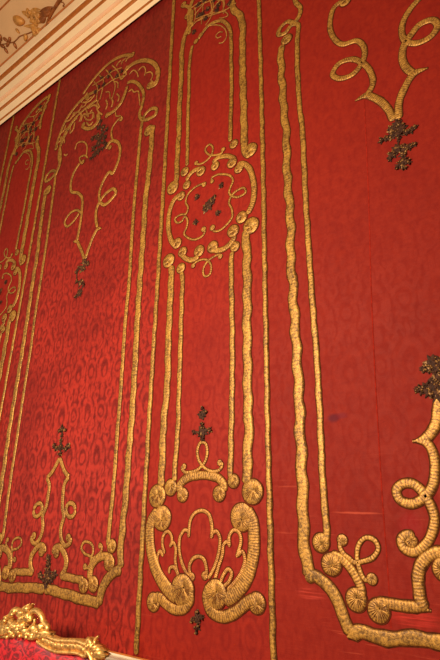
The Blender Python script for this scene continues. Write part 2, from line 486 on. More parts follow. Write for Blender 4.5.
# medallion
ring = Braid()
def arc(d0, pts, d1, r0, r1, w):
    ring.stroke(M(*pts), w); ring.disc(M(d0)[0], r0*1.28); ring.disc(M(d1)[0], r1*1.28)
arc((347, 172), ((340, 156), (360, 150), (388, 165), (408, 215), (414, 280), (405, 330), (385, 372)), (360, 386), .024, .029, .036)
arc((93, 292), ((92, 284), (64, 308), (46, 350), (38, 400), (40, 450), (52, 492), (68, 512)), (75, 500), .025, .028, .036)
arc((243, 160), ((232, 148), (246, 130), (275, 118), (312, 120), (332, 132)), (317, 147), .024, .027, .031)
arc((180, 183), ((186, 172), (160, 176), (132, 198), (116, 225)), (118, 244), .027, .024, .031)
arc((100, 538), ((95, 548), (112, 566), (142, 574), (172, 560)), (172, 534), .026, .029, .033)
arc((232, 516), ((228, 528), (252, 532), (285, 523), (315, 495), (332, 465)), (322, 446), .029, .030, .034)
ringo = ring.build('medallion_ring', strip)
b = Braid()
b.stroke(M((228, 228), (228, 213), (248, 200), (282, 197), (312, 206), (321, 226), (310, 254), (304, 276), (320, 294), (352, 294), (377, 275), (370, 257), (342, 266), (314, 292), (304, 320), (316, 350), (317, 385), (292, 420), (256, 446), (232, 446)), .013)
b.disc(M((230, 228))[0], .013); b.disc(M((231, 432))[0], .018)
b.stroke(M((192, 236), (152, 256), (121, 290), (114, 320), (124, 345), (116, 370), (90, 375), (66, 393), (76, 410), (98, 402), (110, 382), (121, 396), (118, 430), (107, 456), (122, 475), (162, 482), (190, 465), (202, 440)), .013)
b.disc(M((194, 241))[0], .017); b.disc(M((192, 438))[0], .017)
b.build('inner_scroll', ringo)
flower('centre_flower', ringo, [(M((215, 332))[0], .042), (M((232, 312))[0], .026), (M((200, 350))[0], .026), (M((240, 296))[0], .014)], rnd, .3)
for q in ((270, 248), (165, 297), (255, 367), (158, 408)):
    flower('small_flower', ringo, [(M(q)[0], .021)], rnd, .25)
for pts, ds in ((((155, 148), (170, 153), (200, 140), (228, 108), (232, 78), (214, 67), (200, 84), (212, 108), (246, 112), (272, 102), (284, 80)), ((160, 147), (278, 88))),
                (((146, 604), (152, 590), (178, 573), (208, 574), (225, 600), (216, 640), (198, 645), (190, 618), (205, 585), (235, 560), (264, 550), (275, 562)), ((147, 598), (266, 558)))):
    b = Braid(); b.stroke(M(*pts), .013)
    for q in ds: b.disc(M(q)[0], .015)
    b.build('looped_scroll', strip)
# below the medallion
flower('star_flower', strip, [(p1(202.4, 415), .030), (p1(206, 412), .012), (p1(202.8, 408.5), .012)], rnd, .12)
flower('star_flower', strip, [(p1(202.4, 432), .036), (p1(194.5, 432.5), .016), (p1(210, 430.5), .017), (p1(202.4, 424.5), .014), (p1(202.6, 439), .016)], rnd, .3)
b = Braid()
b.stroke(C5((226, 376), (211, 388), (220, 408), (250, 412), (290, 398), (322, 366), (337, 312), (326, 266), (306, 262), (288, 300), (293, 345), (322, 388), (370, 408), (402, 396), (412, 372), (398, 356)), .016)
b.disc(C5((222, 383))[0], .014); b.disc(C5((400, 364))[0], .014)
b.build('looped_scroll', strip)
b = Braid()
b.stroke(C5((203, 515), (200, 478), (225, 447), (285, 428), (345, 428), (398, 446), (420, 478), (420, 510)), .043)
b.disc(C5((214, 524))[0], .035); b.disc(C5((397, 518))[0], .036)
b.build('arched_scroll', strip)
# palmette
b = Braid(); PW = .0175
b.stroke(E5((244, 188), (247, 145), (255, 96), (280, 62), (315, 53), (345, 72), (358, 112), (361, 160), (358, 192)), PW, w1=.018)
b.stroke(E5((246, 160), (228, 149), (206, 175), (197, 230), (205, 290), (226, 350), (250, 388)), PW)
b.stroke(E5((360, 165), (384, 156), (400, 184), (399, 240), (386, 300), (364, 355), (343, 392)), PW)
b.stroke(E5((256, 380), (249, 332), (264, 296), (295, 282), (320, 295), (333, 335), (336, 375)), PW)
b.disc(E5((260, 384))[0], .018); b.disc(E5((325, 378))[0], .018)
b.build('palmette', strip, [GOLD_FINE, CORD])
b = Braid()
b.stroke(E5((117, 282), (101, 254), (88, 284), (98, 340), (125, 388), (150, 425)), .0165)
b.stroke(E5((124, 268), (113, 215), (119, 176), (140, 156), (158, 178), (161, 208), (150, 236)), .0165)
b.stroke(E5((150, 230), (168, 212), (180, 240), (178, 300), (186, 350), (202, 392)), .0165)
b.stroke(E5((148, 368), (150, 342), (168, 334), (188, 362), (192, 400)), .0165)
b.build('palmette', strip, [GOLD_FINE, CORD])
b = Braid()
b.stroke(D5((74, 602), (95, 530), (114, 468), (119, 424), (135, 408), (152, 428)), PW)
b.stroke(D5((148, 436), (149, 376), (170, 350), (196, 362), (206, 404), (196, 450), (184, 487)), PW)
b.stroke(D5((186, 480), (214, 458), (226, 490), (214, 548), (184, 600), (138, 650)), PW)
b.stroke(D5((100, 625), (120, 572), (145, 545), (160, 562), (150, 600), (112, 640)), PW)
b.build('palmette', strip, [GOLD_FINE, CORD])
# big scrolls
b = Braid()
b.stroke(px((158, 510), (151.5, 521), (150, 540), (152.6, 558), (158.6, 575), (168, 589), (178, 598)), .056, w1=.068)
b.disc(p1(162.4, 518), .061); b.disc(p1(183, 590), .070, dy=.002)
b.stroke(px((155, 597), (160, 598), (167, 604.5), (176, 609.5), (185, 608), (190.6, 600), (191, 590)), .050, w1=.040)
b.disc(p1(153.6, 602), .042)
b.build('big_scroll', strip)
b = Braid()
b.stroke(px((246, 509), (252.5, 520), (254, 536), (253.6, 552), (248, 575), (237, 592), (224, 601)), .060, w1=.062)
b.disc(p1(242, 517), .062); b.disc(p1(216, 594), .062, dy=.002)
b.stroke(px((211, 585), (206.8, 597), (211.5, 611), (222, 616.5), (234, 613), (246, 603.6), (255, 597.5)), .050)
b.disc(p1(257, 603), .042)
b.build('big_scroll', strip)
flower('pendant_flower', strip, [(p1(197.5, 619), .028), (p1(198, 611.5), .014), (p1(193, 620), .013), (p1(202.6, 617), .013), (p1(198, 627), .017), (p1(197, 632), .012)], rnd, .35)

# ================================================================== wide hangings
def frame(parent, ax, outer, inner, others, both=True):
    """outer/inner: (strokes, discs) on one side, in wall metres; repeated about the axis"""
    for nm, grp in (('outer_braid', outer), ('inner_braid', inner)):
        for sd in ((0, 1) if both else (0,)):
            b = Braid()
            for (P, kw) in grp[0]: b.stroke(P if not sd else mirror(P, ax), **kw)
            for (c, r) in grp[1]: b.disc(c if not sd else mirror([c], ax)[0], r)
            b.build(nm, parent, [GOLD_FLAT, CORD])
    for (nm, strokes, discs, sides, mats) in others:
        for sd in range(sides):
            b = Braid()
            for (P, kw) in strokes: b.stroke(P if not sd else mirror(P, ax), **kw)
            for (c, r) in discs: b.disc(c if not sd else mirror([c], ax)[0], r)
            b.build(nm, parent, mats)

# ---- left one
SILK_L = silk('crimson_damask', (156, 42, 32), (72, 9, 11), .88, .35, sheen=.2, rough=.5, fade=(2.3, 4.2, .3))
wl = empty('wall_hanging', 'wide crimson damask hanging with gold frame, above the gilded settee', 'wall hanging')
fabric(XB1-STEP, XB0, SILK_L, wl)
Gc = crop(80, 40, 5); H = crop(40, 150, 5); I = crop(0, 420, 5); J = crop(70, 520, 5); K = crop(0, 520, 4.71); T4 = crop(50, 90, 4)
axp = AX_L
botmid = Vector((axp, p1(47, 588.5).y))
outer = ([(px((152.6, 126), (151.6, 140), (150, 160), (148, 180), (146, 195), (144, 227), (142, 255), (139.4, 290), (137, 330), (134.8, 372), (131.6, 424), (129, 455), (126, 495), (123.2, 525), (121, 545), (120.4, 568)), dict(w=.046, wob=.0035)),
          (px((121.5, 569), (114, 572.5), (107, 580), (102, 590), (99, 605)), dict(w=.054)),
          (px((100, 602), (92, 601), (84, 599.6), (68, 594.5), (55, 591))+[botmid], dict(w=.056, wob=.003))],
         [(p1(148.8, 131), .044)])
inner = ([(Gc((236, 218), (252, 210), (278, 214), (305, 240), (319, 280), (310, 330), (298, 368), (308, 398), (345, 396), (380, 371), (384, 352), (354, 348), (322, 380), (308, 430), (300, 500), (291, 600)) + px((136.4, 180), (134.6, 200), (131.8, 240), (128.6, 290), (126, 315), (123, 359), (120.2, 400), (118, 427), (115, 470), (112, 505), (109, 535), (108.2, 546)), dict(w=.029, wob=.001))],
         [(p1(112, 546), .035)])
oth = [
    ('corner_scroll', [(px((113, 559), (108, 556.8), (102, 556.4), (95, 561), (91, 569), (90, 580)), dict(w=.045))], [(p1(109.6, 562.8), .040), (p1(93.6, 584), .040)], 2, None),
    ('looped_scroll', [(J((72, 240), (90, 238), (104, 215), (106, 190), (72, 166), (58, 138), (68, 114), (92, 110), (114, 130), (116, 166), (104, 192), (138, 176), (160, 148), (156, 122), (144, 122)), dict(w=.015))], [(J((77, 233))[0], .016), (J((152, 128))[0], .014)], 2, None),
    ('base_scroll', [(px((84, 580), (76, 579), (68, 577), (60.6, 575.8)), dict(w=.042)),
                     (px((60.6, 577), (65.4, 569), (66.6, 560), (63.7, 551.5), (58.6, 546.4), (54.6, 549), (53.6, 554)), dict(w=.036))],
     [(p1(84, 585.5), .038), (p1(56.8, 553), .026)], 2, None),
    ('side_scroll', [(I((302, 190), (312, 225), (326, 260), (346, 284)), dict(w=.028)), (I((346, 284), (326, 315), (316, 380), (314, 440), (321, 480), (306, 540), (309, 600), (330, 628), (352, 612), (357, 588)), dict(w=.028)),
                     ([wall(71+math.cos(t)*4.6, 510+math.sin(t)*7) for t in [2*math.pi*k/12 for k in range(13)]], dict(w=.026))],
     [(I((344, 588))[0], .022)], 2, None),
]
frame(wl, axp, outer, inner, oth)
# hanging scroll of the upper half, both sides as sewn
SC = .027
b = Braid()
b.stroke(H((198, 68), (172, 110), (156, 160), (157, 208), (190, 217), (210, 240), (210, 300), (200, 380), (186, 455)), SC)
b.stroke(H((166, 460), (184, 458), (198, 484), (213, 518), (222, 552)), SC, taper=(.03, 0))
b.stroke(H((208, 318), (185, 302), (145, 325), (124, 362), (136, 384), (170, 356), (196, 318)), .020)
b.disc(H((214, 62))[0], .022); b.stroke(H((205, 70), (200, 40), (228, 30), (240, 42)), .016)
b.build('hanging_scroll', wl)
b = Braid()
b.stroke(Gc((128, 548), (150, 512), (184, 510), (201, 550), (190, 612), (160, 670)) + H((350, 112), (312, 168), (297, 220), (302, 262), (322, 276), (356, 250), (380, 214), (368, 196), (338, 212), (305, 250), (285, 292), (280, 350), (287, 388)), SC)
b.stroke(H((308, 393), (290, 396), (268, 432), (245, 490), (226, 548)), SC, taper=(.03, 0))
b.disc(Gc((150, 540))[0], .020)
b.stroke(Gc((178, 515), (159, 486), (163, 440), (190, 402), (212, 384)), .018); b.disc(Gc((206, 398))[0], .020)
b.build('hanging_scroll', wl)
# cartouche
b = Braid()
b.stroke(Gc((262, 78), (222, 80), (160, 108), (100, 162), (50, 222), (14, 274)), .034, w1=.026); b.disc(Gc((262, 76))[0], .026)
b.stroke(Gc((345, 238), (378, 222), (392, 180), (380, 132), (340, 106), (292, 110), (244, 138), (216, 172)), .038); b.disc(Gc((350, 230))[0], .034); b.disc(Gc((212, 188))[0], .024)
b.stroke(Gc((238, 232), (226, 270), (204, 320), (172, 356), (140, 378)), .034); b.disc(Gc((136, 378))[0], .024)
b.build('cartouche_braid', wl)
b = Braid()
b.stroke(T4((178, 8), (140, 30), (100, 70), (60, 130), (36, 190), (24, 228)), .034); b.disc(T4((150, 32))[0], .026); b.disc(T4((26, 232))[0], .026)
b.stroke(T4((190, 40), (150, 70), (100, 116), (60, 176), (42, 226), (44, 264), (40, 300), (22, 345)), .028)
b.stroke(T4((128, 146), (150, 157), (180, 146), (196, 122), (192, 96)), .034); b.disc(T4((134, 140))[0], .024)
b.stroke(Gc((10, 430), (50, 442), (84, 412), (86, 372)), .018)
b.build('cartouche_braid', wl)
b = Braid()
for st in (((246, 176), (262, 156), (284, 164), (292, 188)), ((290, 156), (312, 136), (328, 158), (322, 182)), ((330, 168), (352, 162), (362, 186), (352, 206)),
           ((242, 262), (256, 250), (270, 262), (290, 258), (296, 286), (300, 330)), ((60, 232), (110, 200), (160, 160), (210, 140)),
           ((84, 262), (130, 226), (175, 196), (210, 186)), ((96, 176), (118, 212), (112, 250), (100, 300)), ((130, 150), (160, 190), (176, 236), (160, 300)),
           ((160, 128), (190, 160), (204, 200)), ((70, 210), (88, 240), (84, 300), (100, 340)), ((170, 210), (188, 214), (190, 244)), ((128, 262), (146, 262), (150, 296)),
           ((176, 360), (182, 382), (204, 380))):
    b.stroke(Gc(*st), .013, edge=.003); b.build('lattice_cord', wl, [GOLD_FINE, CORD]); b = Braid()
for st in (((90, 110), (110, 90), (124, 110), (116, 130)), ((60, 160), (80, 150), (80, 176)), ((150, 100), (172, 92), (176, 116)), ((44, 200), (56, 196), (58, 216)), ((100, 240), (108, 216), (130, 208), (148, 226), (146, 262)), ((56, 258), (66, 262), (70, 256))):
    b.stroke(T4(*st), .016, edge=.003); b.build('lattice_cord', wl, [GOLD_FINE, CORD]); b = Braid()
for q, r in (((110, 192), .020), ((142, 186), .022), ((186, 184), .024), ((120, 226), .026), ((152, 160), .018), ((78, 262), .022), ((210, 160), .018), ((96, 236), .018)):
    flower('lattice_flower', wl, [(Gc(q)[0], r)], rnd, .1)
flower('dark_flower_spray', wl, [(p1(*q), r) for q, r in (((101, 122), .022), ((103, 128), .030), ((97, 137), .034), ((103, 134), .026), ((93, 139), .026), ((107, 130), .024), ((100, 139), .034), ((105, 138), .026), ((99, 128), .026), ((106, 145), .024), ((94, 149), .030), ((99, 144), .036), ((104, 143), .020), ((98, 152), .036), ((94, 156), .028), ((91, 159), .018), ((103, 149), .020))], rnd, .06)
flower('dark_flower_spray', wl, [(p1(*q), r) for q, r in (((84.5, 262), .030), ((88, 264), .022), ((83, 269), .034), ((77, 272), .020), ((80, 268), .016), ((81, 283), .032), ((77, 282), .018), ((84, 285), .018), ((80, 293), .032), ((76, 297), .016))], rnd, .3)
flower('dark_flower_spray', wl, [(p1(*q), r) for q, r in (((62.5, 429), .026), ((62.4, 436), .014), ((59.5, 431), .014), ((66, 430), .014), ((61.6, 441), .016), ((61, 447), .030), ((54.5, 446), .022), ((69, 446), .022), ((57, 449), .018), ((66, 449), .018), ((60.6, 454), .020))], rnd, .3)
flower('dark_flower_spray', wl, [(p1(*q), r) for q, r in (((49, 558), .024), ((49, 564), .026), ((48.5, 571), .032), ((48, 578), .036), ((41, 575.5), .024), ((55, 574.5), .026), ((44, 580), .018), ((52, 580), .020), ((47, 586), .024))], rnd, .25)

b = Braid()
for st in (((256, 84), (236, 96), (228, 112)), ((232, 92), (214, 106), (206, 124)), ((206, 104), (190, 118), (182, 134)), ((40, 262), (20, 290), (4, 316)), ((60, 284), (40, 300), (24, 330), (0, 340)), ((238, 130), (226, 150), (230, 176), (214, 190)),
           ((366, 110), (384, 140), (380, 176)), ((356, 206), (372, 214), (384, 200)), ((92, 300), (84, 330), (92, 360), (112, 376)), ((130, 300), (136, 330), (128, 350)), ((156, 290), (164, 316), (156, 340)), ((184, 270), (196, 290), (188, 312)),
           ((20, 380), (34, 400), (60, 396), (66, 370)), ((30, 350), (44, 370), (62, 350)), ((0, 360), (10, 390), (4, 410))):
    b.stroke(Gc(*st), .017, edge=.003); b.build('ruffle', wl, [GOLD_FINE, CORD]); b = Braid()
b = Braid()
for st in (((180, 20), (160, 44), (130, 52)), ((130, 60), (116, 84), (90, 96)), ((96, 96), (80, 120), (64, 128)), ((64, 140), (54, 166), (40, 176)), ((46, 186), (40, 206), (28, 214)), ((120, 120), (134, 100), (156, 108)), ((150, 76), (176, 62), (196, 74)), ((146, 130), (160, 142), (172, 128)), ((100, 130), (92, 160), (80, 176))):
    b.stroke(T4(*st), .020, edge=.003); b.build('ruffle', wl, [GOLD_FINE, CORD]); b = Braid()
# ---- right one
SILK_R = silk('faded_red_silk', (148, 39, 22), (112, 18, 11), .18, .6, worn=.75, sheen=.04, rough=.65,
              stains=[(wall(334, 418).x, wall(334, 418).y, .035, .022, (86, 14, 30), .85),
                      (wall(342, 416).x, wall(342, 416).y, .03, .016, (110, 24, 34), .7),
                      (wall(357, 512).x, wall(357, 512).y, .11, .005, (196, 84, 60), .5),
                      (wall(311, 594).x, wall(311, 594).y, .07, .028, (196, 70, 56), .5),
                      (wall(415, 618).x, wall(415, 618).y, .10, .035, (196, 52, 44), .6),
                      (wall(410, 524).x, wall(410, 524).y, .05, .05, (140, 20, 26), .5)])
wr = empty('wall_hanging', 'wide faded red silk hanging with a gold frame, on the right with visible seam', 'wall hanging')
fabric(XB1, XB0+STEP, SILK_R, wr)
L5 = crop(262, 0, 5); N4 = crop(270, 0, 4); M5 = crop(352, 0, 5); O = crop(280, 500, 5); P5 = crop(352, 528, 5); Q = crop(352, 460, 5); R = crop(370, 400, 5.07); S5 = crop(352, 340, 5)
axr = AX_R
botr = Vector((axr, p1(440, 641).y-.012))
outer = ([(px((281, 46), (281.2, 66), (282.4, 86), (283, 104), (285.4, 130), (287, 165), (288.7, 200), (290.5, 225), (290, 250), (292, 275), (293.7, 310), (296.6, 355), (299.4, 400), (301.4, 459), (302.6, 500), (303.6, 518), (303.8, 540), (307, 560), (308.6, 577)), dict(w=.043, w1=.051, wob=.006)),
          (px((306, 579), (313, 575.5), (324, 582), (333, 592), (339, 604), (344, 618), (351, 634)), dict(w=.048)),
          (px((347, 636), (358, 631.5), (375, 636), (399, 638), (420, 638.5), (440, 641))+[botr], dict(w=.050, wob=.003, taper=(.03, 0)))],
         [(p1(286.6, 40), .036)])
inner = ([(L5((158, -30), (168, 14), (192, 44), (182, 88), (166, 112), (122, 113), (86, 152), (84, 176), (114, 168), (150, 128), (170, 122), (175, 200), (176, 330), (181, 430), (186, 520), (200, 640)) + px((304, 165), (305.6, 200), (308, 237.5), (310.4, 275), (313, 310), (316, 348), (318.5, 389), (320.7, 434), (323.4, 491), (325.6, 516), (326.8, 536), (326, 546)), dict(w=.029, wob=.0015))],
         [(p1(321.2, 542.6), .037)])
oth = [
    ('corner_scroll', [(O((255, 270), (290, 282), (345, 330), (385, 392), (405, 440), (408, 500)), dict(w=.035))], [(O((258, 320))[0], .042), (O((382, 497))[0], .041)], 2, None),
    ('looped_scroll', [(O((302, 205), (300, 235), (320, 270), (350, 294)) + P5((0, 165), (60, 165), (110, 142), (131, 96), (112, 60), (70, 48), (36, 80), (25, 130), (36, 200), (62, 254), (80, 268)), dict(w=.018))], [(O((312, 200))[0], .021), (P5((100, 255))[0], .020)], 2, None),
    ('base_scroll', [(P5((120, 366), (180, 376), (250, 388), (330, 396), (396, 414)), dict(w=.038, taper=(0, .05))),
                     (P5((372, 410), (345, 370), (335, 310), (330, 240), (345, 182), (385, 138), (440, 122), (480, 150)), dict(w=.043))],
     [(P5((134, 412))[0], .041), (P5((462, 205))[0], .040)], 2, None),
    ('side_scroll', [(R((352, -20), (345, 40), (325, 140), (290, 188), (215, 212)), dict(w=.041, taper=(0, .06))),
                     (R((215, 208), (290, 220), (322, 280), (328, 360), (314, 440), (278, 492), (200, 526), (148, 502), (134, 456), (164, 426), (215, 424), (260, 458), (300, 520), (325, 590)) + Q((412, 300), (404, 350), (362, 428), (302, 460), (256, 436), (246, 398), (272, 374), (312, 380)), dict(w=.035, taper=(.06, 0)))],
     [(Q((296, 405))[0], .022)], 2, None),
]
frame(wr, axr, outer, inner, oth)
b = Braid()
b.stroke(N4((290, 5), (262, 26), (240, 90), (252, 150), (292, 180), (345, 166), (376, 195), (372, 245), (330, 300), (272, 316), (250, 298), (272, 260), (320, 240), (368, 254), (402, 292), (410, 340), (388, 384)), .030)
b.stroke(N4((340, 406), (385, 384)) + M5((110, 492), (145, 512), (180, 550), (208, 606)), .037, taper=(.06, 0))
b.disc(N4((300, 8))[0], .034)
b.build('hanging_scroll', wr)
b = Braid()
b.stroke(M5((352, -20), (290, 50), (256, 110), (248, 165), (272, 212), (330, 218), (400, 180), (426, 134), (402, 104), (345, 122), (292, 180), (262, 225), (250, 280), (268, 340), (305, 372)), .030, w1=.035)
b.stroke(M5((380, 343), (310, 372), (264, 440), (236, 510), (232, 600)), .037, taper=(.06, 0))
b.build('hanging_scroll', wr)
W4 = crop(330, 90, 4)
flower('dark_flower_spray', wr, [(W4(q)[0], r*.86) for q, r in (((268, 140), .034), ((250, 160), .036), ((286, 156), .036), ((270, 176), .036), ((340, 152), .018), ((325, 165), .022), ((305, 174), .024), ((206, 205), .022), ((226, 198), .024), ((246, 188), .026), ((275, 200), .016), ((270, 240), .034), ((300, 236), .030), ((335, 222), .020), ((318, 232), .022), ((250, 262), .030), ((240, 280), .020), ((290, 262), .024), ((295, 290), .030), ((280, 304), .026), ((315, 292), .020), ((298, 316), .016), ((268, 316), .014))], rnd, .3)
flower('dark_flower_spray', wr, [(S5(q)[0], r) for q, r in (((400, 115), .030), ((375, 140), .026), ((420, 145), .036), ((438, 110), .030), ((360, 150), .018), ((420, 200), .034), ((440, 185), .036), ((400, 240), .034), ((370, 245), .026), ((345, 250), .022), ((325, 252), .014), ((385, 262), .024), ((425, 250), .040), ((435, 280), .034), ((418, 275), .022), ((455, 215), .040), ((465, 150), .036), ((480, 250), .036), ((510, 245), .026), ((490, 130), .028))], rnd, .3)
mb = MB()
sp = catmull(px((364, 100), (368.5, 200), (371.4, 300), (374.6, 370), (378.6, 440), (383, 510), (388, 575), (391, 628)), .03)
V = []; Fc = []
for i, p in enumerate(sp):
    for q, y in ((-.003, -.0044), (0, -.0052), (.003, -.0044)): V.append((p.x+q, y, p.y))
    if i: Fc += [(i*3-3+j, i*3-2+j, i*3+1+j, i*3+j) for j in (0, 1)]
mb.add(V, Fc, 0)
SEAM = simple('seam_thread', (134, 32, 22), .9, 0, .2, 40); SEAM.node_tree.nodes['Principled BSDF'].inputs['Specular IOR Level'].default_value = .05
sm = mb.build('seam', SEAM, wr); sm['label'] = 'dark vertical seam'

# ---- far copies: the narrow and the wide hanging that repeat to the left
def copy_tree(o, parent=None):
    c = o.copy(); C.objects.link(c)
    if parent: c.parent = parent
    for ch in list(o.children): copy_tree(ch, c)
    return c
s2 = copy_tree(strip); s2.location.x = -STEP
for ch in s2.children:
    if ch.name.startswith('silk_fabric'): continue
    pv = Vector((-.620*D, 0, EYE+.9*D))
    ch.matrix_basis = Matrix.Translation(pv) @ Matrix.Rotation(.034, 4, 'Y') @ Matrix.Translation(-pv)
s2['label'] = 'narrow red silk hanging with medallion at the far left edge, beyond the crimson damask'
w2 = copy_tree(wl); w2.location.x = -STEP
w2['label'] = 'sliver of a crimson hanging in the far left corner just under the cornice'

# ================================================================== room shell
X0, X1 = -8.0, 3.0
def struct(o): o['kind'] = 'structure'; return o
mb = MB(); box(mb, (X0, 0, 0), (X1, .25, Z_TOP+.9)); struct(mb.build('wall_back', simple('wall_plaster', (120, 30, 26), .8, 0, .05, 5), smooth=False))
mb = MB(); box(mb, (X0, -6, -.1), (X1, 0, 0)); struct(mb.build('floor', simple('oak_floor', (120, 80, 50), .4, 0, .3, 8), smooth=False))
def profile(name, pts, mat, parent=None, smooth=False):
    """pts: (depth in front of the wall, height) swept along the wall"""
    mb = MB(); V = []; Fc = []; nx = 2
    for i in range(nx):
        x = X0+(X1-X0)*i/(nx-1)
        V += [(x, -d, z) for d, z in pts]
    k = len(pts)
    for i in range(nx-1):
        for j in range(k): Fc.append((i*k+j, i*k+(j+1) % k, (i+1)*k+(j+1) % k, (i+1)*k+j))
    Fc.append(tuple(range(k))); Fc.append(tuple(range(2*k-1, k-1, -1)))
    mb.add(V, Fc, 0); o = mb.build(name, mat, parent, smooth=smooth); return o
def dz(y, d): return (d, wall(0, y, d).y)
seq = [(124.6, .030), (121, .036), (118.7, .036), (112, .046), (106.4, .069), (102, .074), (97.5, .104), (91, .1165), (86, .1285), (82, .134), (73.6, .156), (67, .158)]
pts = [dz(y, d) for y, d in seq]
zt = pts[-1][1]
corn = struct(profile('trim_1', [(0, Z_TOP-.002)]+pts+[(0, zt)], CREAM))
def fillet(ya, da, yb, db, bul, mat=GILT_PAINT, name='gilded_fillet'):
    a = Vector(dz(ya, da)); b_ = Vector(dz(yb, db)); t = b_-a; n = Vector((t.y, -t.x)).normalized()
    if n.x < 0: n = -n
    P = [a-n*.004]+[a+t*k/6+n*bul*math.sin(math.pi*k/6) for k in range(7)]+[b_-n*.004]
    return profile(name, [tuple(p) for p in P], mat, corn, True)
fillet(121, .036, 118.7, .036, .003)
fillet(111.2, .0493, 107.2, .0657, .006)
fillet(102, .074, 97.5, .104, .004, simple('rosy_recess_shade', (230, 182, 142), .55, 0, .05, 8), 'recess_shade_strip')  # rosy strip: shade of the cornice recess put into the colour
fillet(90.6, .1175, 87, .1261, .005)
fillet(80.8, .1371, 75.2, .1518, .007)
fillet(67, .158, 65.0, .164, .012)
# sloping frieze above the cornice, then the ceiling
fa = dz(66, .158); fb = dz(-25, .62)
nf = Vector((fb[0]-fa[0], fb[1]-fa[1])); nf = Vector((nf.y, -nf.x)).normalized()   # (depth, height) normal
print('frieze', fa, fb, nf)
cove = struct(profile('trim_2', [fa, fb, (fb[0], fb[1]+.1), (0, fb[1]+.1), (0, fa[1])], STUCCO))
P0 = Vector((0, -fa[0], fa[1])); NF = Vector((0, -nf.x, nf.y))
if NF.z > 0: NF = -NF
ha = ray_hit(0, 11, P0, NF); hb = ray_hit(0, 9, P0, NF)
struct(profile('gilded_line', [(-ha.y, ha.z), (-ha.y+.006, ha.z-.004), (-hb.y+.006, hb.z-.004), (-hb.y, hb.z)], GILT_PAINT, cove))
mb = MB(); box(mb, (X0, -6, fb[1]+.1), (X1, 0, fb[1]+.2)); struct(mb.build('ceiling', STUCCO, smooth=False))
# dado under the hangings
zr = Z_BOT
prof = [(0, zr-.005), (.012, zr-.005), (.014, zr-.013), (.05, zr-.015), (.056, zr-.022), (.056, zr-.034), (.04, zr-.044), (.03, zr-.06), (.02, zr-.075), (.0, zr-.08)]
struct(profile('trim_3', prof, simple('white_rail', (214, 200, 176), .4, 0, .03, 5)))
mb = MB(); box(mb, (X0, -.010, .16), (X1, 0.0, zr-.075)); struct(mb.build('trim_4', simple('white_dado', (226, 214, 190), .45, 0, .03, 5), smooth=False))
mb = MB(); box(mb, (X0, -.03, 0), (X1, 0.0, .16)); struct(mb.build('baseboard_back', simple('white_base', (220, 208, 184), .45, 0, .03, 5), smooth=False))
# thin gilt bead that finishes the silk along the rail
struct(profile('trim_5', [(0, zr-.005), (.010, zr-.005), (.010, zr-.002), (.008, zr+.001), (0, zr+.001)], GILT_PAINT, smooth=False))

# ================================================================== gilded sprig on the frieze
orn = empty('floral_ornament', 'gilded stucco sprig of flowers and leaves on the cream frieze, top left corner', 'ornament')
tx = Vector((1, 0, 0)); tz = NF.cross(tx).normalized()
if tz.z < 0: tz = -tz
def fr(x, y): return ray_hit(x, y, P0, NF)
def leaf3(mb, a, b_, w, lift=.012, curl=.3, mi=0):
    """pointed, ribbed leaf from a to b on the frieze"""
    L = b_-a; t = L.normalized(); s = NF.cross(t).normalized(); n = 10; V = []; Fc = []
    for i in range(n+1):
        f = i/n; ww = w*math.sin(math.pi*min(1, f*.94+.05))**.8
        c = a+L*f+s*curl*w*math.sin(math.pi*f)+NF*(lift*math.sin(math.pi*f)+.003)
        for q, h in ((-1, -.012), (-.55, .006), (0, .001 if i not in (0, n) else 0), (.55, .006), (1, -.012)):
            V.append(c+s*ww*q+NF*h)
    for i in range(n):
        for j in range(4): Fc.append((i*5+j, i*5+j+1, i*5+j+6, i*5+j+5))
    mb.add(V, Fc, mi)
def tube3(mb, P, r0, r1, N=NF, mi=0, seg=8):
    pts = []
    for i in range(len(P)-1):
        for k in range(4): pts.append(P[i].lerp(P[i+1], k/4))
    pts.append(P[-1])
    for _ in range(2): pts = [pts[0]]+[(pts[i-1]+pts[i]*2+pts[i+1])/4 for i in range(1, len(pts)-1)]+[pts[-1]]
    V = []; Fc = []; n = len(pts)
    for i, p in enumerate(pts):
        t = (pts[min(i+1, n-1)]-pts[max(0, i-1)]).normalized(); a = N.cross(t).normalized(); b2 = t.cross(a)
        r = r0+(r1-r0)*i/(n-1)
        for k in range(seg):
            an = 2*math.pi*k/seg; V.append(p+a*r*math.cos(an)+b2*r*math.sin(an))
        if i:
            for k in range(seg):
                k2 = (k+1) % seg; Fc.append(((i-1)*seg+k, (i-1)*seg+k2, i*seg+k2, i*seg+k))
    Fc.append(tuple(range(seg))); Fc.append(tuple(range((n-1)*seg, n*seg)))
    mb.add(V, Fc, mi)
lift = NF*.006
mb = MB(); tube3(mb, [fr(*q)+lift for q in ((68, -12), (60, 0), (53, 11), (48, 21), (46, 29))], .022, .010)
tube3(mb, [fr(*q)+lift for q in ((53, 9), (47, 12), (41, 18), (36, 26))], .012, .006)
mb.build('branch', ORN2, orn)
mb = MB(); tube3(mb, [fr(*q)+lift for q in ((34, 31), (27, 34), (20, 36), (17.5, 39), (14.5, 42), (8, 43.4), (0, 44.6), (-8, 47))], .006, .005); mb.build('twig', ORN2, orn)
mb = MB(); tube3(mb, [fr(*q)+lift for q in ((58, 3), (62, 1.6), (65, 4), (62.6, 6.4), (67, 7), (72, 3))], .006, .004); mb.build('twig', ORN2, orn)
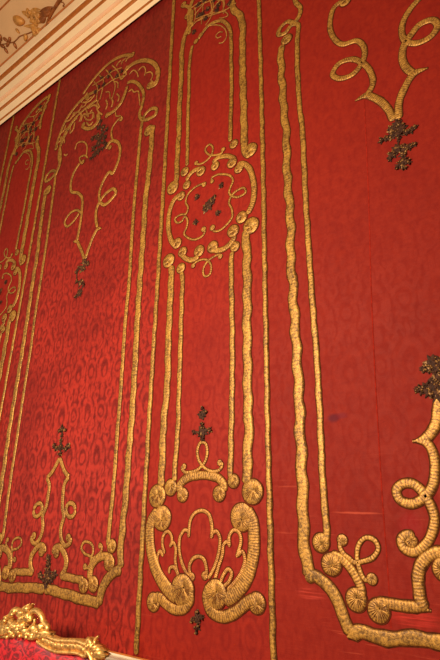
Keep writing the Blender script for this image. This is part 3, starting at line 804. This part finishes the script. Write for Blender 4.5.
for a, b_, w in (((53, 7), (38, 13), .034), ((52, 12), (39, 15), .026), ((50, 18), (46.5, 30), .028), ((38, 25), (24, 26), .020), ((43, 12), (33, 8), .024), ((36, 12), (28, 17), .026), ((30, 15), (22, 11), .024), ((34, 9), (31, 13), .024), ((46, 15), (38, 22), .034)):
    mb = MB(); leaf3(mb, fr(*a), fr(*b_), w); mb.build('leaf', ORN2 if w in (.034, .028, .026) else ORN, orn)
def bud(c, ang, rl, rw, name='bud', mat=ORN):
    mb = MB(); cc = fr(*c)
    V = []; Fc = []; seg = 10; rg = 8
    t = tx*math.cos(ang)+tz*math.sin(ang); s = NF.cross(t)
    for j in range(rg+1):
        th = math.pi*j/rg
        for i in range(seg):
            ph = 2*math.pi*i/seg; k = 1+.08*math.cos(5*ph)
            V.append(cc+t*rl*math.cos(th)+s*rw*k*math.sin(th)*math.cos(ph)*(1+.3*math.cos(th))+NF*(rw*.7*math.sin(th)*math.sin(ph)+.008))
    for j in range(rg):
        for i in range(seg):
            i2 = (i+1) % seg; Fc.append((j*seg+i, j*seg+i2, (j+1)*seg+i2, (j+1)*seg+i))
    mb.add(V, Fc, 0); return mb.build(name, mat, orn)
bud((19.5, 20.5), 2.5, .075, .048); bud((26, 37.5), .6, .038, .026); bud((18, 31), 1.8, .030, .016)
def rose(c, r, n, name='flower'):
    mb = MB(); cc = fr(*c)
    for L in range(2):
        for i in range(n):
            a = 2*math.pi*i/n+L*.5; t = tx*math.cos(a)+tz*math.sin(a)
            leaf3(mb, cc+t*r*.1+NF*.008*L, cc+t*r*(1-.35*L)+NF*.008*L, r*.36, .012, 0)
    mb.build(name, ORN, orn)
rose((35, 18), .085, 6); rose((37, 32.5), .075, 6); rose((29, 13.5), .05, 5)
for c, a in (((1, 37.5), 1.2), ((6, 39.5), 2.1), ((8, 44.5), .3), ((3, 46), 2.5), ((6.5, 50.5), 1.6), ((15.5, 45.5), 1.4), ((10, 40), .6), ((0, 42), .4)):
    bud(c, a, .034, .018, 'leaf', ORN2)

# ================================================================== gilded settee
DS = .30     # its back stands this far before the wall
def sw(x, y, d=DS):
    p = wall(x, y, d); return Vector((p.x, -d, p.y))
c0 = sw(32, 606)
axs = sw(33.0, 612).x
st = empty('settee', 'carved gilded settee with crimson silk back, at the foot of the damask wall', 'settee', loc=(0, 0, 0))
K3 = lambda *p: [sw(a/4.71, 520+b/4.71) for a, b in p]
J3 = lambda *p: [sw(70+a/5, 520+b/5) for a, b in p]
def ms(P): return [Vector((2*axs-p.x, p.y, p.z)) for p in P]
FN = Vector((0, -1, 0))
CRIM, _nt, _b = newmat('settee_crimson_silk'); _g = G(_nt)
_tc = _g.n('ShaderNodeTexCoord').outputs['Object']
_f = _g.noise(_g.mapping(_tc, (1, 1, 1.6)), 16, 3, .6, 2.2)
_g.l(_g.mix(_g.mr(_f, .42, .56), lin((108, 4, 14)), lin((182, 20, 30))), _b.inputs['Base Color'])
_b.inputs['Roughness'].default_value = .38
_g.l(_g.bump(_f, .4, .003), _b.inputs['Normal'])
# inner edge of the carved back rail (right half), continued down the stile
rail = K3((165, 560), (195, 562), (225, 578), (265, 606), (320, 622), (390, 634), (430, 646)) + J3((118, 650))
xs_out = sw(105, 652).x
low = [Vector((xs_out-.02, -DS, .95)), Vector((xs_out-.05, -DS, .72)), Vector((xs_out-.06, -DS, .48))]
inner_edge = rail+[Vector((p.x-.05, p.y, p.z)) for p in low]
# crimson back panel
top = [Vector((axs, -DS, K3((155, 562))[0].z))]+inner_edge
mb = MB(); V = []; Fc = []; n = 24
E = []
for side in (1, -1):
    pass
right = catmull([Vector((p.x, p.z)) for p in top], .03)
def zr_at(x):
    d = abs(x-axs)
    for a, b_ in zip(right, right[1:]):
        da, db = a.x-axs, b_.x-axs
        if da <= d <= db: return a.y+(b_.y-a.y)*(d-da)/max(1e-6, db-da)
    return right[-1].y
wmax = max(p.x-axs for p in right)
nx, nz = 48, 14
for j in range(nz+1):
    for i in range(nx+1):
        x = axs+(i/nx*2-1)*wmax*.985; zt_ = zr_at(x)+.012; z = .46+(zt_-.46)*j/nz
        e = math.sin(math.pi*min(1, max(0, i/nx)))**.4*math.sin(math.pi*min(.985, max(.02, j/nz*.96+.02)))**.4
        V.append((x, -DS-.005-.045*e-.002*noise.noise(Vector((x*9, z*9, 1))), z))
for j in range(nz):
    for i in range(nx):
        a = j*(nx+1)+i; Fc.append((a, a+1, a+nx+2, a+nx+1))
o = len(V); V += [(v[0], -DS+.03, v[2]) for v in V[:o]]
for j in range(nz):
    for i in range(nx):
        a = o+j*(nx+1)+i; Fc.append((a, a+nx+1, a+nx+2, a+1))
rim = [i for i in range(nx+1)]+[(j+1)*(nx+1)-1 for j in range(1, nz+1)]+[nz*(nx+1)+i for i in range(nx-1, -1, -1)]+[j*(nx+1) for j in range(nz-1, 0, -1)]
for a, b_ in zip(rim, rim[1:]+rim[:1]): Fc.append((a, a+o, b_+o, b_))
mb.add(V, Fc, 0); mb.build('back_upholstery', CRIM, st)
# moulded rail: double moulding, right and left, swept as fat tubes
def soft(P): 
    c = catmull([Vector((p.x, p.z)) for p in P], .02); return [Vector((q.x, P[0].y, q.y)) for q in c]
railmid = K3((205, 540), (245, 566), (290, 584), (350, 588), (400, 592), (436, 604)) + J3((112, 616), (132, 642)) + [Vector((p.x, p.y, p.z)) for p in low]
for sd in (0, 1):
    mb = MB(); P = railmid if not sd else ms(railmid)
    P = soft(P) if not sd else [Vector((2*axs-p.x, p.y, p.z)) for p in soft(railmid)]
    tube3(mb, [p+Vector((0, -.010, 0)) for p in P], .030, .030, FN, seg=12)
    tube3(mb, [p+Vector((0, -.030, .020)) for p in P], .013, .013, FN, seg=8)
    tube3(mb, [p+Vector((-.004*(1 if not sd else -1), -.032, -.026)) for p in P], .009, .009, FN, seg=8)
    # reeding blocks along the flat of the rail
    for q in P[::2]:
        ellipsoid(mb, (q.x, q.y-.036, q.z), (.006, .008, .016), .3 if not sd else -.3, 0, 6, 4)
    mb.build('back_rail', GILT, st)
# crest carving
def scroll(P, r0, r1): 
    mb = MB(); tube3(mb, [p+Vector((0, -.03, 0)) for p in P], r0, r1, FN, seg=10); return mb
def leafY(mb, a, b_, w, lift=.02, curl=.25):
    L = b_-a; t = L.normalized(); s = FN.cross(t).normalized(); n = 10; V = []; Fc = []
    for i in range(n+1):
        f = i/n; ww = w*math.sin(math.pi*min(1, f*.92+.06))**.7*(1+.18*math.cos(f*18))
        c = a+L*f+s*curl*w*math.sin(math.pi*f)+FN*(lift*math.sin(math.pi*f)+.03)
        for q, h in ((-1, -.012), (-.5, .008), (0, -.002), (.5, .008), (1, -.012)): V.append(c+s*ww*q+FN*h)
    for i in range(n):
        for j in range(4): Fc.append((i*5+j, i*5+j+1, i*5+j+6, i*5+j+5))
    o = len(V); V += [v-FN*.02 for v in V[:o]]
    for i in range(n):
        for j in range(4): Fc.append((o+i*5+j, o+i*5+j+5, o+i*5+j+6, o+i*5+j+1))
        Fc.append((i*5, i*5+5, o+i*5+5, o+i*5)); Fc.append((i*5+4, o+i*5+4, o+i*5+9, i*5+9))
    mb.add(V, Fc, 0)
# arch scrolls
for P, r in ((((168, 470), (166, 440), (178, 424), (200, 424), (218, 446), (224, 470), (238, 488), (250, 506), (240, 522), (222, 516), (220, 500)), .016),
             (((118, 430), (100, 418), (84, 424), (72, 446), (56, 462), (44, 470), (38, 490)), .016),
             (((38, 470), (22, 484), (8, 500), (-14, 512), (-40, 520)), .012),
             (((150, 520), (170, 500), (186, 482), (186, 462)), .010)):
    scroll(K3(*P), r, r*.8).build('crest_scroll', GILT, st)
mb = MB()
for a, b_, w in (((150, 440), (162, 392), .022), ((160, 470), (160, 425), .022), ((140, 450), (112, 415), .020), ((140, 470), (118, 448), .018), ((175, 470), (150, 440), .018)):
    leafY(mb, *K3(a, b_), w)
mb.build('crest_finial', GILT, st)
rr = random.Random(5)
for grp in (((150, 500), (118, 486), .024), ((130, 510), (96, 480), .024), ((110, 520), (80, 470), .024), ((95, 500), (70, 460), .020), ((80, 520), (50, 490), .022), ((60, 525), (30, 500), .022),
            ((36, 530), (5, 512), .022), ((170, 530), (205, 505), .024), ((185, 545), (225, 530), .024), ((200, 545), (262, 532), .022), ((210, 520), (232, 488), .020), ((130, 540), (165, 520), .024), ((100, 540), (130, 505), .022), ((70, 545), (95, 520), .020), ((10, 540), (-30, 528), .022), ((160, 545), (200, 548), .02), ((92, 440), (108, 415), .014), ((58, 470), (66, 442), .014), ((-20, 545), (-60, 535), .022)):
    mb = MB(); leafY(mb, *K3(grp[0], grp[1]), grp[2]); 
    c = K3(grp[0])[0]; ellipsoid(mb, (c.x, c.y-.045, c.z), (.012, .012, .012), 0, 0)
    mb.build('acanthus_leaf', GILT, st)
# backing timber behind the crest so the leaves are carried
mb = MB(); tube3(mb, soft(K3((-90, 560), (-30, 552), (20, 528), (70, 520), (120, 540), (160, 535), (205, 545), (235, 570))), .026, .024, FN, seg=10); mb.build('crest_rail', GILT, st)
# corner ornament: curled leaf and shell at the shoulder
cl = J3((132, 628), (150, 612), (146, 596), (160, 580), (166, 576))
for sd in (0, 1):
    P = cl if not sd else ms(cl)
    mb = scroll(P, .010, .005)
    for a, b_, w in (((130, 645), (182, 632), .016), ((140, 655), (198, 652), .018), ((140, 665), (205, 675), .018), ((134, 640), (150, 606), .012)):
        q = J3(a, b_); q = q if not sd else ms(q); leafY(mb, q[0], q[1], w)
    mb.build('corner_leaf', GILT, st)
# lower part, below the picture: seat, arms, legs
xr = xs_out-.05; xl = 2*axs-xr
mb = MB(); V = []; Fc = []; nx, ny = 20, 12
for j in range(ny+1):
    for i in range(nx+1):
        e = (math.sin(math.pi*min(.99, max(.01, i/nx)))*math.sin(math.pi*min(.99, max(.01, j/ny))))**.35
        V.append((xl+(xr-xl)*i/nx, -DS-.03-.52*j/ny, .40+.07*e))
for j in range(ny):
    for i in range(nx):
        a = j*(nx+1)+i; Fc.append((a, a+nx+1, a+nx+2, a+1))
mb.add(V, Fc, 0); mb.build('seat_cushion', CRIM, st)
mb = MB(); box(mb, (xl-.02, -DS-.57, .34), (xr+.02, -DS+.02, .405)); mb.build('seat_rail', GILT, st, smooth=False)
for x in (xl, xr):
    for y in (-DS-.54, -DS):
        sg = 1 if x == xr else -1; fy = -1 if y < -DS-.1 else 1
        mb = MB(); tube3(mb, [Vector((x, y, .37)), Vector((x+.03*sg, y+.025*fy, .26)), Vector((x, y, .12)), Vector((x+.015*sg, y+.02*fy, .012))], .036, .016, Vector((0, -1, .01)).normalized(), seg=10); mb.build('leg', GILT, st)
for x, sg in ((xl, -1), (xr, 1)):
    mb = MB(); tube3(mb, [Vector((x, -DS-.02, .70)), Vector((x+.03*sg, -DS-.22, .68)), Vector((x+.03*sg, -DS-.42, .64)), Vector((x+.01*sg, -DS-.45, .52)), Vector((x, -DS-.40, .38))], .024, .024, Vector((1, 0, 0)), seg=10); mb.build('arm', GILT, st)

# ================================================================== light
def area(name, loc, target, size, power, col):
    l = bpy.data.lights.new(name, 'AREA'); l.shape = 'DISK'; l.size = size; l.energy = power; l.color = col
    o = bpy.data.objects.new(name, l); C.objects.link(o); o.location = loc
    o.rotation_euler = (Vector(target)-Vector(loc)).to_track_quat('-Z', 'Y').to_euler(); return o
area('chandelier_light', (-2.0, -3.6, 2.8), (-2.2, 0, 2.3), .9, 262, (1, .81, .57))
area('sheen_fill_light', (-5.5, -3.6, 1.9), (-2.9, 0, 1.9), 1.4, 30, (1, .80, .70))  # unseen fill from the left, added to bring out sheen on the silk
w = bpy.data.worlds.new('room_glow'); S.world = w; w.use_nodes = True
w.node_tree.nodes['Background'].inputs[0].default_value = (1, .80, .62, 1)
w.node_tree.nodes['Background'].inputs[1].default_value = .28
S.view_settings.view_transform = 'Standard'; S.view_settings.look = 'None'; S.view_settings.gamma = 1
S.view_settings.use_curve_mapping = False
S.view_settings.exposure = 0
